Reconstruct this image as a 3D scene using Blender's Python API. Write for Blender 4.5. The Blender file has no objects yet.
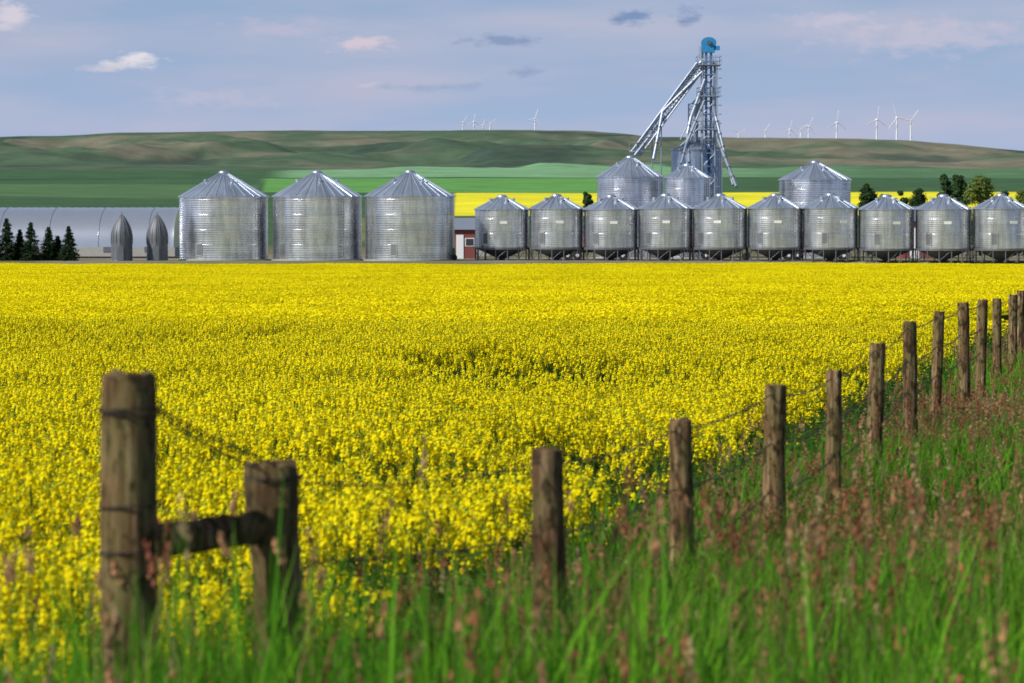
import bpy, math, random
import numpy as np
from mathutils import Vector, Matrix, noise as mnoise
random.seed(7); rng=np.random.default_rng(7)
scene=bpy.context.scene
F=2844.0; EYE=2.7; YH=235.0
def P(px,py,d):   # real-world position from survey measurements (bearing, height, distance)
    return Vector(((px-512)/F*d, d, EYE-(py-YH)/F*d))

# ---------------------------------------------------------------- builder
class MB:
    def __init__(s): s.v=[]; s.f=[]; s.m=[]; s.c=[]; s.sm=[]
    def add(s,vs,fs,mat=0,col=(1,1,1),smooth=False):
        b=len(s.v); s.v.extend([tuple(v) for v in vs])
        if isinstance(col,list): s.c.extend(col)
        else: s.c.extend([col]*len(vs))
        for f in fs:
            s.f.append(tuple(b+i for i in f)); s.m.append(mat); s.sm.append(smooth)
    def box(s,c,size,mat=0,col=(1,1,1),rot=0):
        cx,cy,cz=c; a,b,h=[q/2 for q in size]; vs=[]
        for z in(-h,h):
            for x,y in((-a,-b),(a,-b),(a,b),(-a,b)):
                X=x*math.cos(rot)-y*math.sin(rot); Y=x*math.sin(rot)+y*math.cos(rot)
                vs.append((cx+X,cy+Y,cz+z))
        s.add(vs,[(3,2,1,0),(4,5,6,7),(0,1,5,4),(1,2,6,5),(2,3,7,6),(3,0,4,7)],mat,col)
    def tube(s,p0,p1,r0,r1=None,n=6,mat=0,col=(1,1,1),cap=True,smooth=True):
        if r1 is None: r1=r0
        p0=Vector(p0);p1=Vector(p1);d=(p1-p0)
        if d.length<1e-6:return
        d.normalize(); a=d.orthogonal().normalized(); b=d.cross(a)
        vs=[]
        for p,r in((p0,r0),(p1,r1)):
            for i in range(n):
                t=2*math.pi*i/n; vs.append(p+a*(r*math.cos(t))+b*(r*math.sin(t)))
        fs=[(i,(i+1)%n,n+(i+1)%n,n+i) for i in range(n)]
        s.add(vs,fs,mat,col,smooth)
        if cap:
            s.add(vs[:n],[tuple(range(n-1,-1,-1))],mat,col); s.add(vs[n:],[tuple(range(n))],mat,col)
    def poly(s,pts,r,n=6,mat=0,col=(1,1,1)):
        for a,b in zip(pts[:-1],pts[1:]): s.tube(a,b,r,r,n,mat,col)
    def lathe(s,prof,n=48,mat=0,col=(1,1,1),smooth=True,c=(0,0,0)):
        vs=[]
        for r,z in prof:
            for i in range(n):
                t=2*math.pi*i/n; vs.append((c[0]+r*math.cos(t),c[1]+r*math.sin(t),c[2]+z))
        fs=[]
        for k in range(len(prof)-1):
            for i in range(n):
                j=(i+1)%n; fs.append((k*n+i,k*n+j,(k+1)*n+j,(k+1)*n+i))
        s.add(vs,fs,mat,col,smooth)
    def mesh(s,name,mats):
        me=bpy.data.meshes.new(name); me.from_pydata(s.v,[],s.f)
        for m in mats: me.materials.append(m)
        me.polygons.foreach_set('material_index',s.m)
        me.polygons.foreach_set('use_smooth',s.sm)
        ca=me.color_attributes.new('Col','FLOAT_COLOR','POINT')
        arr=np.ones((len(s.v),4),dtype=np.float32); arr[:,:3]=np.array(s.c,dtype=np.float32)[:,:3]
        ca.data.foreach_set('color',arr.ravel()); me.update(); return me
    def obj(s,name,mats,loc=(0,0,0),rot=0,parent=None):
        o=bpy.data.objects.new(name,s.mesh(name,mats)); o.location=loc; o.rotation_euler[2]=rot
        scene.collection.objects.link(o)
        if parent: o.parent=parent
        return o
def link(me,name,loc,rot=0,sc=(1,1,1)):
    o=bpy.data.objects.new(name,me); o.location=loc; o.rotation_euler[2]=rot; o.scale=sc
    scene.collection.objects.link(o); return o
def empty(name,loc=(0,0,0)):
    o=bpy.data.objects.new(name,None); o.location=loc; scene.collection.objects.link(o); return o

# ---------------------------------------------------------------- materials
def newmat(name):
    m=bpy.data.materials.new(name); m.use_nodes=True; nt=m.node_tree
    b=nt.nodes['Principled BSDF']; return m,nt,b
def N(nt,t,**k):
    n=nt.nodes.new(t)
    for a,v in k.items(): setattr(n,a,v)
    return n
def mathn(nt,op,a,b=None,c=None,clamp=False):
    n=N(nt,'ShaderNodeMath',operation=op); n.use_clamp=clamp
    for i,v in enumerate((a,b,c)):
        if v is None: continue
        if isinstance(v,(int,float)): n.inputs[i].default_value=v
        else: nt.links.new(v,n.inputs[i])
    return n.outputs[0]
def mixc(nt,fac,a,b,mode='MIX'):
    n=N(nt,'ShaderNodeMix',data_type='RGBA',blend_type=mode)
    for i,v in ((0,fac),(6,a),(7,b)):
        if isinstance(v,(int,float)): n.inputs[i].default_value=v
        elif isinstance(v,tuple): n.inputs[i].default_value=(*v,1)
        else: nt.links.new(v,n.inputs[i])
    return n.outputs[2]
def noise(nt,vec,scale,detail=4,rough=.55):
    n=N(nt,'ShaderNodeTexNoise'); n.inputs['Scale'].default_value=scale
    n.inputs['Detail'].default_value=detail; n.inputs['Roughness'].default_value=rough
    if vec is not None: nt.links.new(vec,n.inputs['Vector'])
    return n.outputs['Fac']
def ramp(nt,fac,stops):
    n=N(nt,'ShaderNodeValToRGB'); e=n.color_ramp.elements
    while len(e)<len(stops): e.new(.5)
    for i,(p,c) in enumerate(stops): e[i].position=p; e[i].color=(*c,1)
    nt.links.new(fac,n.inputs[0]); return n.outputs[0]

def foliage_mat(name,trans=.35,var=.2):
    # thin leaves / petals: diffuse + translucent, brightness varied per plant clump
    m=bpy.data.materials.new(name); m.use_nodes=True; nt=m.node_tree; nt.nodes.remove(nt.nodes['Principled BSDF'])
    at=N(nt,'ShaderNodeAttribute',attribute_name='Col')
    oi=N(nt,'ShaderNodeObjectInfo')
    v=mathn(nt,'MULTIPLY_ADD',oi.outputs['Random'],var*2,1-var)
    cc=N(nt,'ShaderNodeVectorMath',operation='SCALE'); nt.links.new(at.outputs['Vector'],cc.inputs[0]); nt.links.new(v,cc.inputs['Scale'])
    df=N(nt,'ShaderNodeBsdfDiffuse'); nt.links.new(cc.outputs[0],df.inputs[0])
    tr=N(nt,'ShaderNodeBsdfTranslucent'); nt.links.new(cc.outputs[0],tr.inputs[0])
    mx=N(nt,'ShaderNodeMixShader'); mx.inputs[0].default_value=trans
    nt.links.new(df.outputs[0],mx.inputs[1]); nt.links.new(tr.outputs[0],mx.inputs[2])
    nt.links.new(mx.outputs[0],nt.nodes['Material Output'].inputs[0]); return m
M_fol=foliage_mat('plant_green',.4,.22)
M_flower=foliage_mat('canola_petal',.40,.06)
M_tree=foliage_mat('tree_leaf',.2,.15)

def steel(name,base=(.55,.57,.6),metal=.75,rough=.36,sheet=True,k=3.0,streak=1.2):
    m,nt,b=newmat(name)
    tc=N(nt,'ShaderNodeTexCoord'); oi=N(nt,'ShaderNodeObjectInfo')
    sx=N(nt,'ShaderNodeSeparateXYZ'); nt.links.new(tc.outputs['Object'],sx.inputs[0])
    th=mathn(nt,'ARCTAN2',sx.outputs[1],sx.outputs[0])
    cb=N(nt,'ShaderNodeCombineXYZ'); nt.links.new(mathn(nt,'MULTIPLY',th,k),cb.inputs[0]); nt.links.new(sx.outputs[2],cb.inputs[1])
    br=N(nt,'ShaderNodeTexBrick'); nt.links.new(cb.outputs[0],br.inputs[0])
    br.inputs['Scale'].default_value=1; br.inputs['Brick Width'].default_value=1.9; br.inputs['Row Height'].default_value=.82
    br.inputs['Mortar Size'].default_value=.01; br.inputs['Color1'].default_value=(.86,.86,.86,1); br.inputs['Color2'].default_value=(1.05,1.05,1.05,1)
    br.inputs['Mortar'].default_value=(.72,.72,.73,1); br.inputs['Bias'].default_value=0
    c3=N(nt,'ShaderNodeCombineXYZ'); nt.links.new(mathn(nt,'MULTIPLY',th,k),c3.inputs[0]); nt.links.new(sx.outputs[2],c3.inputs[1])
    nt.links.new(mathn(nt,'MULTIPLY',oi.outputs['Random'],30),c3.inputs[2])
    n1=noise(nt,c3.outputs[0],.9,5,.6)
    c2=N(nt,'ShaderNodeCombineXYZ'); nt.links.new(mathn(nt,'MULTIPLY',th,k*2.2),c2.inputs[0]); nt.links.new(mathn(nt,'MULTIPLY',sx.outputs[2],.16),c2.inputs[1])
    nt.links.new(mathn(nt,'MULTIPLY',oi.outputs['Random'],50),c2.inputs[2])
    n2=noise(nt,c2.outputs[0],1.0,4,.65)
    v=mathn(nt,'ADD',mathn(nt,'MULTIPLY',n1,.45),mathn(nt,'MULTIPLY_ADD',n2,streak,.78-.5*streak))
    col=mixc(nt,1.0,base,br.outputs['Color'] if sheet else (1,1,1),'MULTIPLY')
    col=mixc(nt,1.0,col,v,'MULTIPLY')
    nt.links.new(col,b.inputs['Base Color']); b.inputs['Metallic'].default_value=metal
    r=mathn(nt,'MULTIPLY_ADD',n1,.2,rough-.1); nt.links.new(r,b.inputs['Roughness'])
    return m
M_wall=steel('galvanised_corrugated_wall',(.66,.68,.72),.93,.27,streak=1.5)  # stronger streaks: vertical highlights painted into the wall colour
M_roof=steel('galvanised_roof',(.46,.51,.59),.75,.36,False)
M_dark=steel('dark_galvanised',(.15,.16,.18),.5,.5,False)
M_silo=steel('dull_grey_silo_steel',(.13,.14,.16),.4,.55,False)
M_tower=steel('tower_steel',(.30,.35,.43),.5,.42,False)
M_bluebin=steel('blue_grey_bin_steel',(.34,.41,.52),.85,.32)
def plain(name,col,rough=.6,metal=0,var=.25,scale=3):
    m,nt,b=newmat(name); tc=N(nt,'ShaderNodeTexCoord')
    nz=noise(nt,tc.outputs['Object'],scale,5)
    v=mathn(nt,'MULTIPLY_ADD',nz,var*2,1-var)
    nt.links.new(mixc(nt,1.0,col,v,'MULTIPLY'),b.inputs['Base Color'])
    b.inputs['Roughness'].default_value=rough; b.inputs['Metallic'].default_value=metal; return m
M_blue=plain('blue_paint',(.02,.22,.45),.4)
M_white=plain('white_paint',(.75,.76,.78),.5,0,.05)
M_red=plain('red_paint',(.30,.045,.035),.55)
M_redd=plain('dark_red_siding',(.2,.05,.045),.7)
M_black=plain('black_rubber',(.02,.02,.02),.8)
M_glass=plain('window_glass',(.03,.04,.05),.1)
M_conc=plain('concrete',(.35,.34,.32),.9)
M_fabric=plain('grey_metal_sheeting',(.52,.55,.60),.30,.7,.12,.3)
M_bark=plain('bark',(.07,.05,.035),.9,0,.4,8)
M_green=plain('green_paint',(.03,.16,.05),.5)
M_rust=plain('rusty_wire',(.045,.032,.028),.7,.5,.4,20)

# weathered wood
def wood(name,c1,c2,c3):
    m,nt,b=newmat(name); tc=N(nt,'ShaderNodeTexCoord'); oi=N(nt,'ShaderNodeObjectInfo')
    ad=N(nt,'ShaderNodeVectorMath',operation='ADD'); nt.links.new(tc.outputs['Object'],ad.inputs[0])
    cc=N(nt,'ShaderNodeCombineXYZ')
    for i in range(3): nt.links.new(mathn(nt,'MULTIPLY',oi.outputs['Random'],17.0+i*9),cc.inputs[i])
    nt.links.new(cc.outputs[0],ad.inputs[1])
    mp=N(nt,'ShaderNodeMapping'); mp.inputs['Scale'].default_value=(38,38,2.6); nt.links.new(ad.outputs[0],mp.inputs[0])
    st=noise(nt,mp.outputs[0],1,6,.65)
    mp2=N(nt,'ShaderNodeMapping'); mp2.inputs['Scale'].default_value=(10,10,5); nt.links.new(ad.outputs[0],mp2.inputs[0])
    bl=noise(nt,mp2.outputs[0],1,5,.6)
    col=ramp(nt,st,[(.3,c1),(.5,c2),(.7,c3)])
    blr=ramp(nt,bl,[(.42,(0,0,0)),(.6,(1,1,1))])
    col=mixc(nt,blr,col,mixc(nt,.6,col,(.17,.16,.06)))   # lichen
    bl2=ramp(nt,noise(nt,mp2.outputs[0],2.0,4,.6),[(.50,(0,0,0)),(.60,(1,1,1))])
    col=mixc(nt,bl2,col,mixc(nt,.8,col,(.025,.013,.007)))
    nt.links.new(col,b.inputs['Base Color']); b.inputs['Roughness'].default_value=.95; b.inputs['Specular IOR Level'].default_value=.1
    bp=N(nt,'ShaderNodeBump'); bp.inputs['Strength'].default_value=1; bp.inputs['Distance'].default_value=.03
    nt.links.new(st,bp.inputs['Height']); nt.links.new(bp.outputs[0],b.inputs['Normal']); return m
M_wood=wood('weathered_wood',(.03,.016,.008),(.17,.10,.048),(.44,.32,.18))
M_woodd=wood('dark_weathered_wood',(.022,.012,.007),(.12,.065,.034),(.32,.21,.13))

# ---------------------------------------------------------------- numpy noise
_perm=rng.permutation(512); _val=rng.random(512)
def vnoise(x,y):
    xi=np.floor(x).astype(int); yi=np.floor(y).astype(int); fx=x-xi; fy=y-yi
    fx=fx*fx*(3-2*fx); fy=fy*fy*(3-2*fy)
    def h(a,b): return _val[_perm[(_perm[a%512]+b)%512]]
    return (h(xi,yi)*(1-fx)+h(xi+1,yi)*fx)*(1-fy)+(h(xi,yi+1)*(1-fx)+h(xi+1,yi+1)*fx)*fy
def fbm(x,y,o=4):
    s=0;a=.5;t=0
    for i in range(o):
        s=s+a*vnoise(x*2**i+i*31.7,y*2**i+i*17.3); t+=a; a*=.5
    return s/t
def sstep(a,b,x):
    t=np.clip((x-a)/(b-a),0,1); return t*t*(3-2*t)

# ---------------------------------------------------------------- terrain
fdir=np.array([.238,1.0]); fdir/=np.linalg.norm(fdir)
def fdist(x,y):  # + = verge side of the fence line
    return (x-.148)*fdir[1]-(y-12)*fdir[0]
def crest(u):
    px=512+u*F
    yc=np.interp(px,[-600,0,60,120,200,300,400,500,590,625,650,700,760,860,910,960,990,1024,1500],[142,137,136,133,132,130.5,131,130,131,134,137,137,138,139,141,145,148,151,158])
    return (YH-yc)/F
def ground(x,y):
    x=np.asarray(x,float); y=np.asarray(y,float)
    s=fdist(x,y)
    b=np.maximum(sstep(-1.6,-.2,s),1-sstep(10.6,11.9,y))
    base=np.interp(y,[-200,0,300,308,400,450,500,700,1000,1400,1900],[0,0,-1.4,-.1,.0,1.6,4.3,9.6,18.5,30.8,50.8])
    bank=.55*b*(1-sstep(80,200,y))+.55*(1-sstep(2.0,6.5,y))*1.0
    z=base+bank+(fbm(x*.7,y*.7,3)-.5)*.12*(1-sstep(60,200,y))
    u=x/np.maximum(y,100)
    c=crest(u)
    t=np.clip((y-1900)/700,0,1); 
    hz=(50.8)*(1-t)+t*(EYE+c*2600)
    beyond=EYE+c*.90*y
    z=np.where(y>1900,hz,z)
    z=np.where(y>2600,hz*(1-sstep(2600,3100,y))+beyond*sstep(2600,3100,y),z)
    rid=1-np.abs(fbm(x*.006+3,y*.0035,4)*2-1)
    amp=sstep(1650,2150,y)*(1-sstep(2380,2560,y))
    z=z+(rid-.85)*26*amp+(fbm(x*.02,y*.014,4)-.5)*8*sstep(1500,2000,y)*(1-.85*sstep(2350,2560,y))
    z=z+(fbm(x*.004+9,y*.004,3)-.5)*4*sstep(480,800,y)*(1-sstep(2200,2560,y))
    return z
ys=list(np.arange(-60,4,4))+list(np.arange(4,60,.5))+list(np.arange(60,300,4))+list(np.arange(300,312,1))+list(np.arange(312,500,6))+list(np.arange(500,1400,8))+list(np.arange(1400,2700,7))+list(np.arange(2700,3400,50))+list(np.arange(3400,14001,400))
ys=np.array(ys,float); nc=420
us=np.linspace(-1,1,nc)
Y,U=np.meshgrid(ys,us,indexing='ij'); X=U*(22+np.abs(Y)*.36)
Z=ground(X,Y)
nr=len(ys)
def colr(c): return np.array(c)[None,None,:]*np.ones(Y.shape+(1,))
def mixa(a,b,m): return a*(1-m[...,None])+b*m[...,None]
pxs=512+X/np.maximum(Y,1)*F
n1=fbm(X*.01,Y*.01,5); n2=fbm(X*.05,Y*.05,4); nb=(fbm(X*.006+5,Y*.006,4)-.5)
C=colr((.05,.055,.02))                                   # soil / undergrowth
C=mixa(C,colr((.13,.125,.06)),sstep(298,302,Y)*(1.0))          # yard: dry grass, gravel
C=mixa(C,colr((.20,.18,.14)),sstep(304,308,Y)*(1-sstep(380,420,Y))*sstep(.35,.6,n2))
g=colr((.045,.10,.042)); C=mixa(C,g,sstep(420,440,Y))
# patchwork of distant fields
C=mixa(C,colr((.13,.15,.06)),sstep(430,470,Y)*(1-sstep(560,580,Y))*sstep(330,350,pxs)*(1-sstep(470,490,pxs)))
yel=sstep(600,610,Y+nb*30)*(1-sstep(965,980,Y+nb*60))*sstep(452,456,pxs)
C=mixa(C,colr((.66,.60,.02)),yel)
C=mixa(C,colr((.10,.26,.06)),sstep(975,985,Y+nb*60)*(1-sstep(1330,1345,Y+nb*80))*sstep(262,266,pxs)*(1-sstep(640,720,pxs)))
C=mixa(C,colr((.07,.14,.055)),sstep(820,830,Y)*(1-sstep(1150,1160,Y+nb*80))*(1-sstep(255,262,pxs)))
lim=1380+pxs*0; top=1520+np.clip((pxs-260),0,300)*1.3-np.clip(pxs-560,0,200)*.9
C=mixa(C,colr((.155,.30,.15)),sstep(0,12,Y-lim)*(1-sstep(0,25,Y-top+nb*60))*sstep(262,300,pxs)*(1-sstep(600,900,pxs)*.7))  # light green field, haze painted in as a paler tone
C=mixa(C,colr((.03,.085,.04)),sstep(1330,1345,Y+nb*50)*(1-sstep(0,14,Y-lim-nb*30)))
hill=sstep(1560,1700,Y+nb*300)*(1-sstep(262,300,pxs)*(1-sstep(0,30,Y-top+nb*60)))
hc=mixa(colr((.066,.105,.062)),colr((.15,.145,.10)),sstep(.42,.64,n1+.16*(sstep(350,900,pxs)-.4)+.08*(sstep(1900,2500,Y)-.5)))  # slope colours with distance haze put in: greyed and bluish
hc=mixa(hc,colr((.038,.062,.046)),.85*sstep(.52,.62,fbm(X*.008+40,Y*.004,5)))
C=mixa(C,hc,hill)
C=mixa(C,colr((.22,.2,.17)),(1-sstep(2.5,4,Y)))            # gravel road shoulder behind the camera
idx=np.arange(nr*nc).reshape(nr,nc)
faces=np.stack([idx[:-1,:-1],idx[:-1,1:],idx[1:,1:],idx[1:,:-1]],-1).reshape(-1,4)
me=bpy.data.meshes.new('ground'); me.from_pydata(np.stack([X,Y,Z],-1).reshape(-1,3).tolist(),[],faces.tolist())
ca=me.color_attributes.new('Col','FLOAT_COLOR','POINT')
arr=np.ones((nr*nc,4),dtype=np.float32); arr[:,:3]=C.reshape(-1,3); ca.data.foreach_set('color',arr.ravel())
me.polygons.foreach_set('use_smooth',[True]*len(me.polygons))
m,nt,b=newmat('ground_soil_and_fields'); at=N(nt,'ShaderNodeAttribute',attribute_name='Col'); geo=N(nt,'ShaderNodeNewGeometry')
a=noise(nt,geo.outputs['Position'],.04,7,.72)
v=mathn(nt,'MULTIPLY_ADD',a,1.5,.26)
nt.links.new(mixc(nt,1.0,at.outputs['Color'],v,'MULTIPLY'),b.inputs['Base Color']); b.inputs['Roughness'].default_value=.95; b.inputs['Specular IOR Level'].default_value=.1
me.materials.append(m); go=bpy.data.objects.new('ground',me); scene.collection.objects.link(go)

# ---------------------------------------------------------------- instancing
def scatter(name,meshes,pts,rots,scls,vids):
    col=bpy.data.collections.new(name+'_parts')
    for i,mm in enumerate(meshes):
        o=bpy.data.objects.new('%s_patch_%02d'%(name,i),mm); col.objects.link(o)
    me=bpy.data.meshes.new(name); me.from_pydata([tuple(p) for p in pts],[],[])
    a=me.attributes.new('rz','FLOAT','POINT'); a.data.foreach_set('value',np.array(rots,dtype=np.float32))
    a=me.attributes.new('sc','FLOAT_VECTOR','POINT'); a.data.foreach_set('vector',np.array(scls,dtype=np.float32).ravel())
    a=me.attributes.new('vid','INT','POINT'); a.data.foreach_set('value',np.array(vids,dtype=np.int32))
    o=bpy.data.objects.new(name,me); scene.collection.objects.link(o)
    ng=bpy.data.node_groups.new(name+'_gn','GeometryNodeTree')
    ng.interface.new_socket('Geometry',in_out='INPUT',socket_type='NodeSocketGeometry'); ng.interface.new_socket('Geometry',in_out='OUTPUT',socket_type='NodeSocketGeometry')
    gi=ng.nodes.new('NodeGroupInput'); gout=ng.nodes.new('NodeGroupOutput')
    ci=ng.nodes.new('GeometryNodeCollectionInfo'); ci.inputs['Collection'].default_value=col
    ci.inputs['Separate Children'].default_value=True; ci.inputs['Reset Children'].default_value=True
    ip=ng.nodes.new('GeometryNodeInstanceOnPoints'); ip.inputs['Pick Instance'].default_value=True
    def na(nm,t):
        n=ng.nodes.new('GeometryNodeInputNamedAttribute'); n.data_type=t; n.inputs['Name'].default_value=nm
        return [q for q in n.outputs if q.enabled and q.name=='Attribute'][0]
    cx=ng.nodes.new('ShaderNodeCombineXYZ'); ng.links.new(na('rz','FLOAT'),cx.inputs[2])
    ng.links.new(gi.outputs[0],ip.inputs['Points']); ng.links.new(ci.outputs[0],ip.inputs['Instance'])
    ng.links.new(cx.outputs[0],ip.inputs['Rotation']); ng.links.new(na('sc','FLOAT_VECTOR'),ip.inputs['Scale'])
    ng.links.new(na('vid','INT'),ip.inputs['Instance Index']); ng.links.new(ip.outputs[0],gout.inputs[0])
    md=o.modifiers.new('scatter','NODES'); md.node_group=ng
    return o
R=random.random; RU=random.uniform
def jc(c,a=.25):
    k=1+RU(-a,a); return (c[0]*k*(1+RU(-.1,.1)),c[1]*k,c[2]*k)
def quad(mb,c,nrm,sz,mat,col,asp=1.0):
    n=Vector(nrm).normalized(); a=n.orthogonal().normalized(); t=RU(0,6.28)
    a=(Matrix.Rotation(t,3,n)@a); b_=n.cross(a); c=Vector(c); a=a*sz; b_=b_*(sz*asp)
    mb.add([c-a-b_,c+a-b_,c+a+b_,c-a+b_],[(0,1,2,3)],mat,col)
def leaf(mb,p,dirv,L,w,mat,col,droop=.3):
    p=Vector(p); d=Vector(dirv).normalized(); sd=d.cross(Vector((0,0,1)))
    if sd.length<.05: sd=Vector((1,0,0))
    sd=sd.normalized()*w; m1=p+d*(L*.5); e=p+d*L-Vector((0,0,droop*L))
    mb.add([p,m1+sd,e,m1-sd],[(0,1,2,3)],mat,col)
def YC(): return (.88,.765+RU(-.06,.05),.010)
def canola(seed,sparse=False,S=1.2,npl=44,fs=1.0):
    random.seed(seed); mb=MB()
    for i in range(npl):
        x=RU(-S/2,S/2); y=RU(-S/2,S/2); h=RU(.76,1.16)
        if sparse: h*=.82
        lean=Vector((RU(-.12,.12),RU(-.12,.12),0)); base=Vector((x,y,-.05)); top=base+Vector((0,0,h))+lean
        sc=jc((.13,.21,.04)); mb.tube(base,top,.006,.003,3,0,sc,False)
        for k in range(8):
            t=RU(.08,.8); p=base.lerp(top,t); an=RU(0,6.28); L=RU(.08,.2)*(1.25-t)
            leaf(mb,p,(math.cos(an),math.sin(an),RU(-.1,.6)),L,L*.22,0,jc((.06,.13,.03),.35))
        nb_=random.randint(4,6) if not sparse else random.randint(0,2)
        for k in range(nb_):
            t=RU(.5,.85); p=base.lerp(top,t) ; an=RU(0,6.28); rr=RU(.05,.17) if k else 0
            e=Vector((top.x+math.cos(an)*rr,top.y+math.sin(an)*rr,top.z-RU(0,.18)*(1 if k else 0)))
            mb.tube(p,e,.003,.002,3,0,sc,False)
            for q in range(4):   # seed pods / pedicels below the raceme
                tt=RU(.3,.95); pp=p.lerp(e,tt); an3=RU(0,6.28); leaf(mb,pp,(math.cos(an3),math.sin(an3),.7),.05,.003,0,jc((.2,.3,.05)),0)
            nf=random.randint(14,20); ln=RU(.05,.09); rad=RU(.024,.037)
            for q in range(nf):
                tt=R(); an2=RU(0,6.28); r2=rad*(1-.5*tt)*RU(.6,1.1)
                c=e+Vector((math.cos(an2)*r2,math.sin(an2)*r2,-ln+ln*tt))
                quad(mb,c,(math.cos(an2)*.8,math.sin(an2)*.8,RU(.3,1.2)),RU(.0085,.013)*fs,1,YC())
            for q in range(3):
                quad(mb,e+Vector((RU(-.008,.008),RU(-.008,.008),RU(0,.025))),(RU(-1,1),RU(-1,1),1),.008,0,(.42,.5,.04))
    return mb.mesh('canola_patch',[M_fol,M_flower])
def canola_mid(seed,S=3.6,n=5600,sz=.023):
    random.seed(seed); mb=MB(); k=15
    vs=[];cs=[]
    for j in range(k):
        for i in range(k):
            vs.append(((i/(k-1)-.5)*S*1.01,(j/(k-1)-.5)*S*1.01,.76+RU(-.08,.08))); q=RU(.7,1.15); cs.append((.42*q,.43*q,.02))
    mb.add(vs,[(j*k+i,j*k+i+1,(j+1)*k+i+1,(j+1)*k+i) for j in range(k-1) for i in range(k-1)],1,cs)
    for _ in range(n//6):
        c=(RU(-S/2,S/2),RU(-S/2,S/2),RU(.84,1.12))
        for q in range(6):
            p=(c[0]+random.gauss(0,.035),c[1]+random.gauss(0,.035),c[2]-abs(random.gauss(0,.045)))
            quad(mb,p,(RU(-.8,.8),RU(-1,.7),RU(.3,1.2)),sz*RU(.7,1.2),1,YC())
    for _ in range(n//9):
        quad(mb,(RU(-S/2,S/2),RU(-S/2,S/2),RU(.78,1.05)),(RU(-1,1),RU(-1,1),.5),.03,0,jc((.18,.26,.04)),.5)
    return mb.mesh('canola_patch',[M_fol,M_flower])
near=[canola(10+i) for i in range(5)]+[canola(30,True),canola(31,True)]
pts=[];rots=[];scl=[];vid=[]
random.seed(3)
def g1(x,y): return float(ground(np.array([x]),np.array([y]))[0])
yv=np.arange(12.2,66,1.14)
L=[]
for y in yv:
    hw=.22*y+6
    for x in np.arange(-hw,hw,1.14):
        L.append((x+RU(-.1,.1),y+RU(-.1,.1)))
L=np.array(L); s=fdist(L[:,0],L[:,1]); L=L[s<-1.75+(vnoise(L[:,0]*.9,L[:,1]*.9)-.5)*.8]
gz=ground(L[:,0],L[:,1]); hn=fbm(L[:,0]*.16,L[:,1]*.16,3); gp=fbm(L[:,0]*.16+70,L[:,1]*.30+7,3)
for (x,y),z,h,gq in zip(L,gz,hn,gp):
    sp=gq<.315 or (fdist(x,y)>-2.6 and R()<.35)
    pts.append((x,y,z)); rots.append(random.randint(0,3)*math.pi/2); k=.93+.42*(h-.5)+RU(-.06,.06)
    scl.append((1.0,1.0,k*1.03)); vid.append(random.randint(5,6) if sp else random.randint(0,4))
scatter('canola_crop_near',near,pts,rots,scl,vid)
mid=[canola_mid(50+i) for i in range(4)]
pts=[];rots=[];scl=[];vid=[];L=[]
for y in np.arange(67.5,301,3.58):
    hw=.23*y+10
    for x in np.arange(-hw,hw,3.58): L.append((x,y))
L=np.array(L); L=L[fdist(L[:,0],L[:,1])<-2.9]; gz=ground(L[:,0],L[:,1]); hn=fbm(L[:,0]*.07,L[:,1]*.05,3)
for (x,y),z,h in zip(L,gz,hn):
    pts.append((x,y,z)); rots.append(random.randint(0,3)*math.pi/2); scl.append((1,1,.96+.36*(h-.5)+RU(-.025,.025))); vid.append(random.randint(0,3))
scatter('canola_crop_far',mid,pts,rots,scl,vid)

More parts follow.
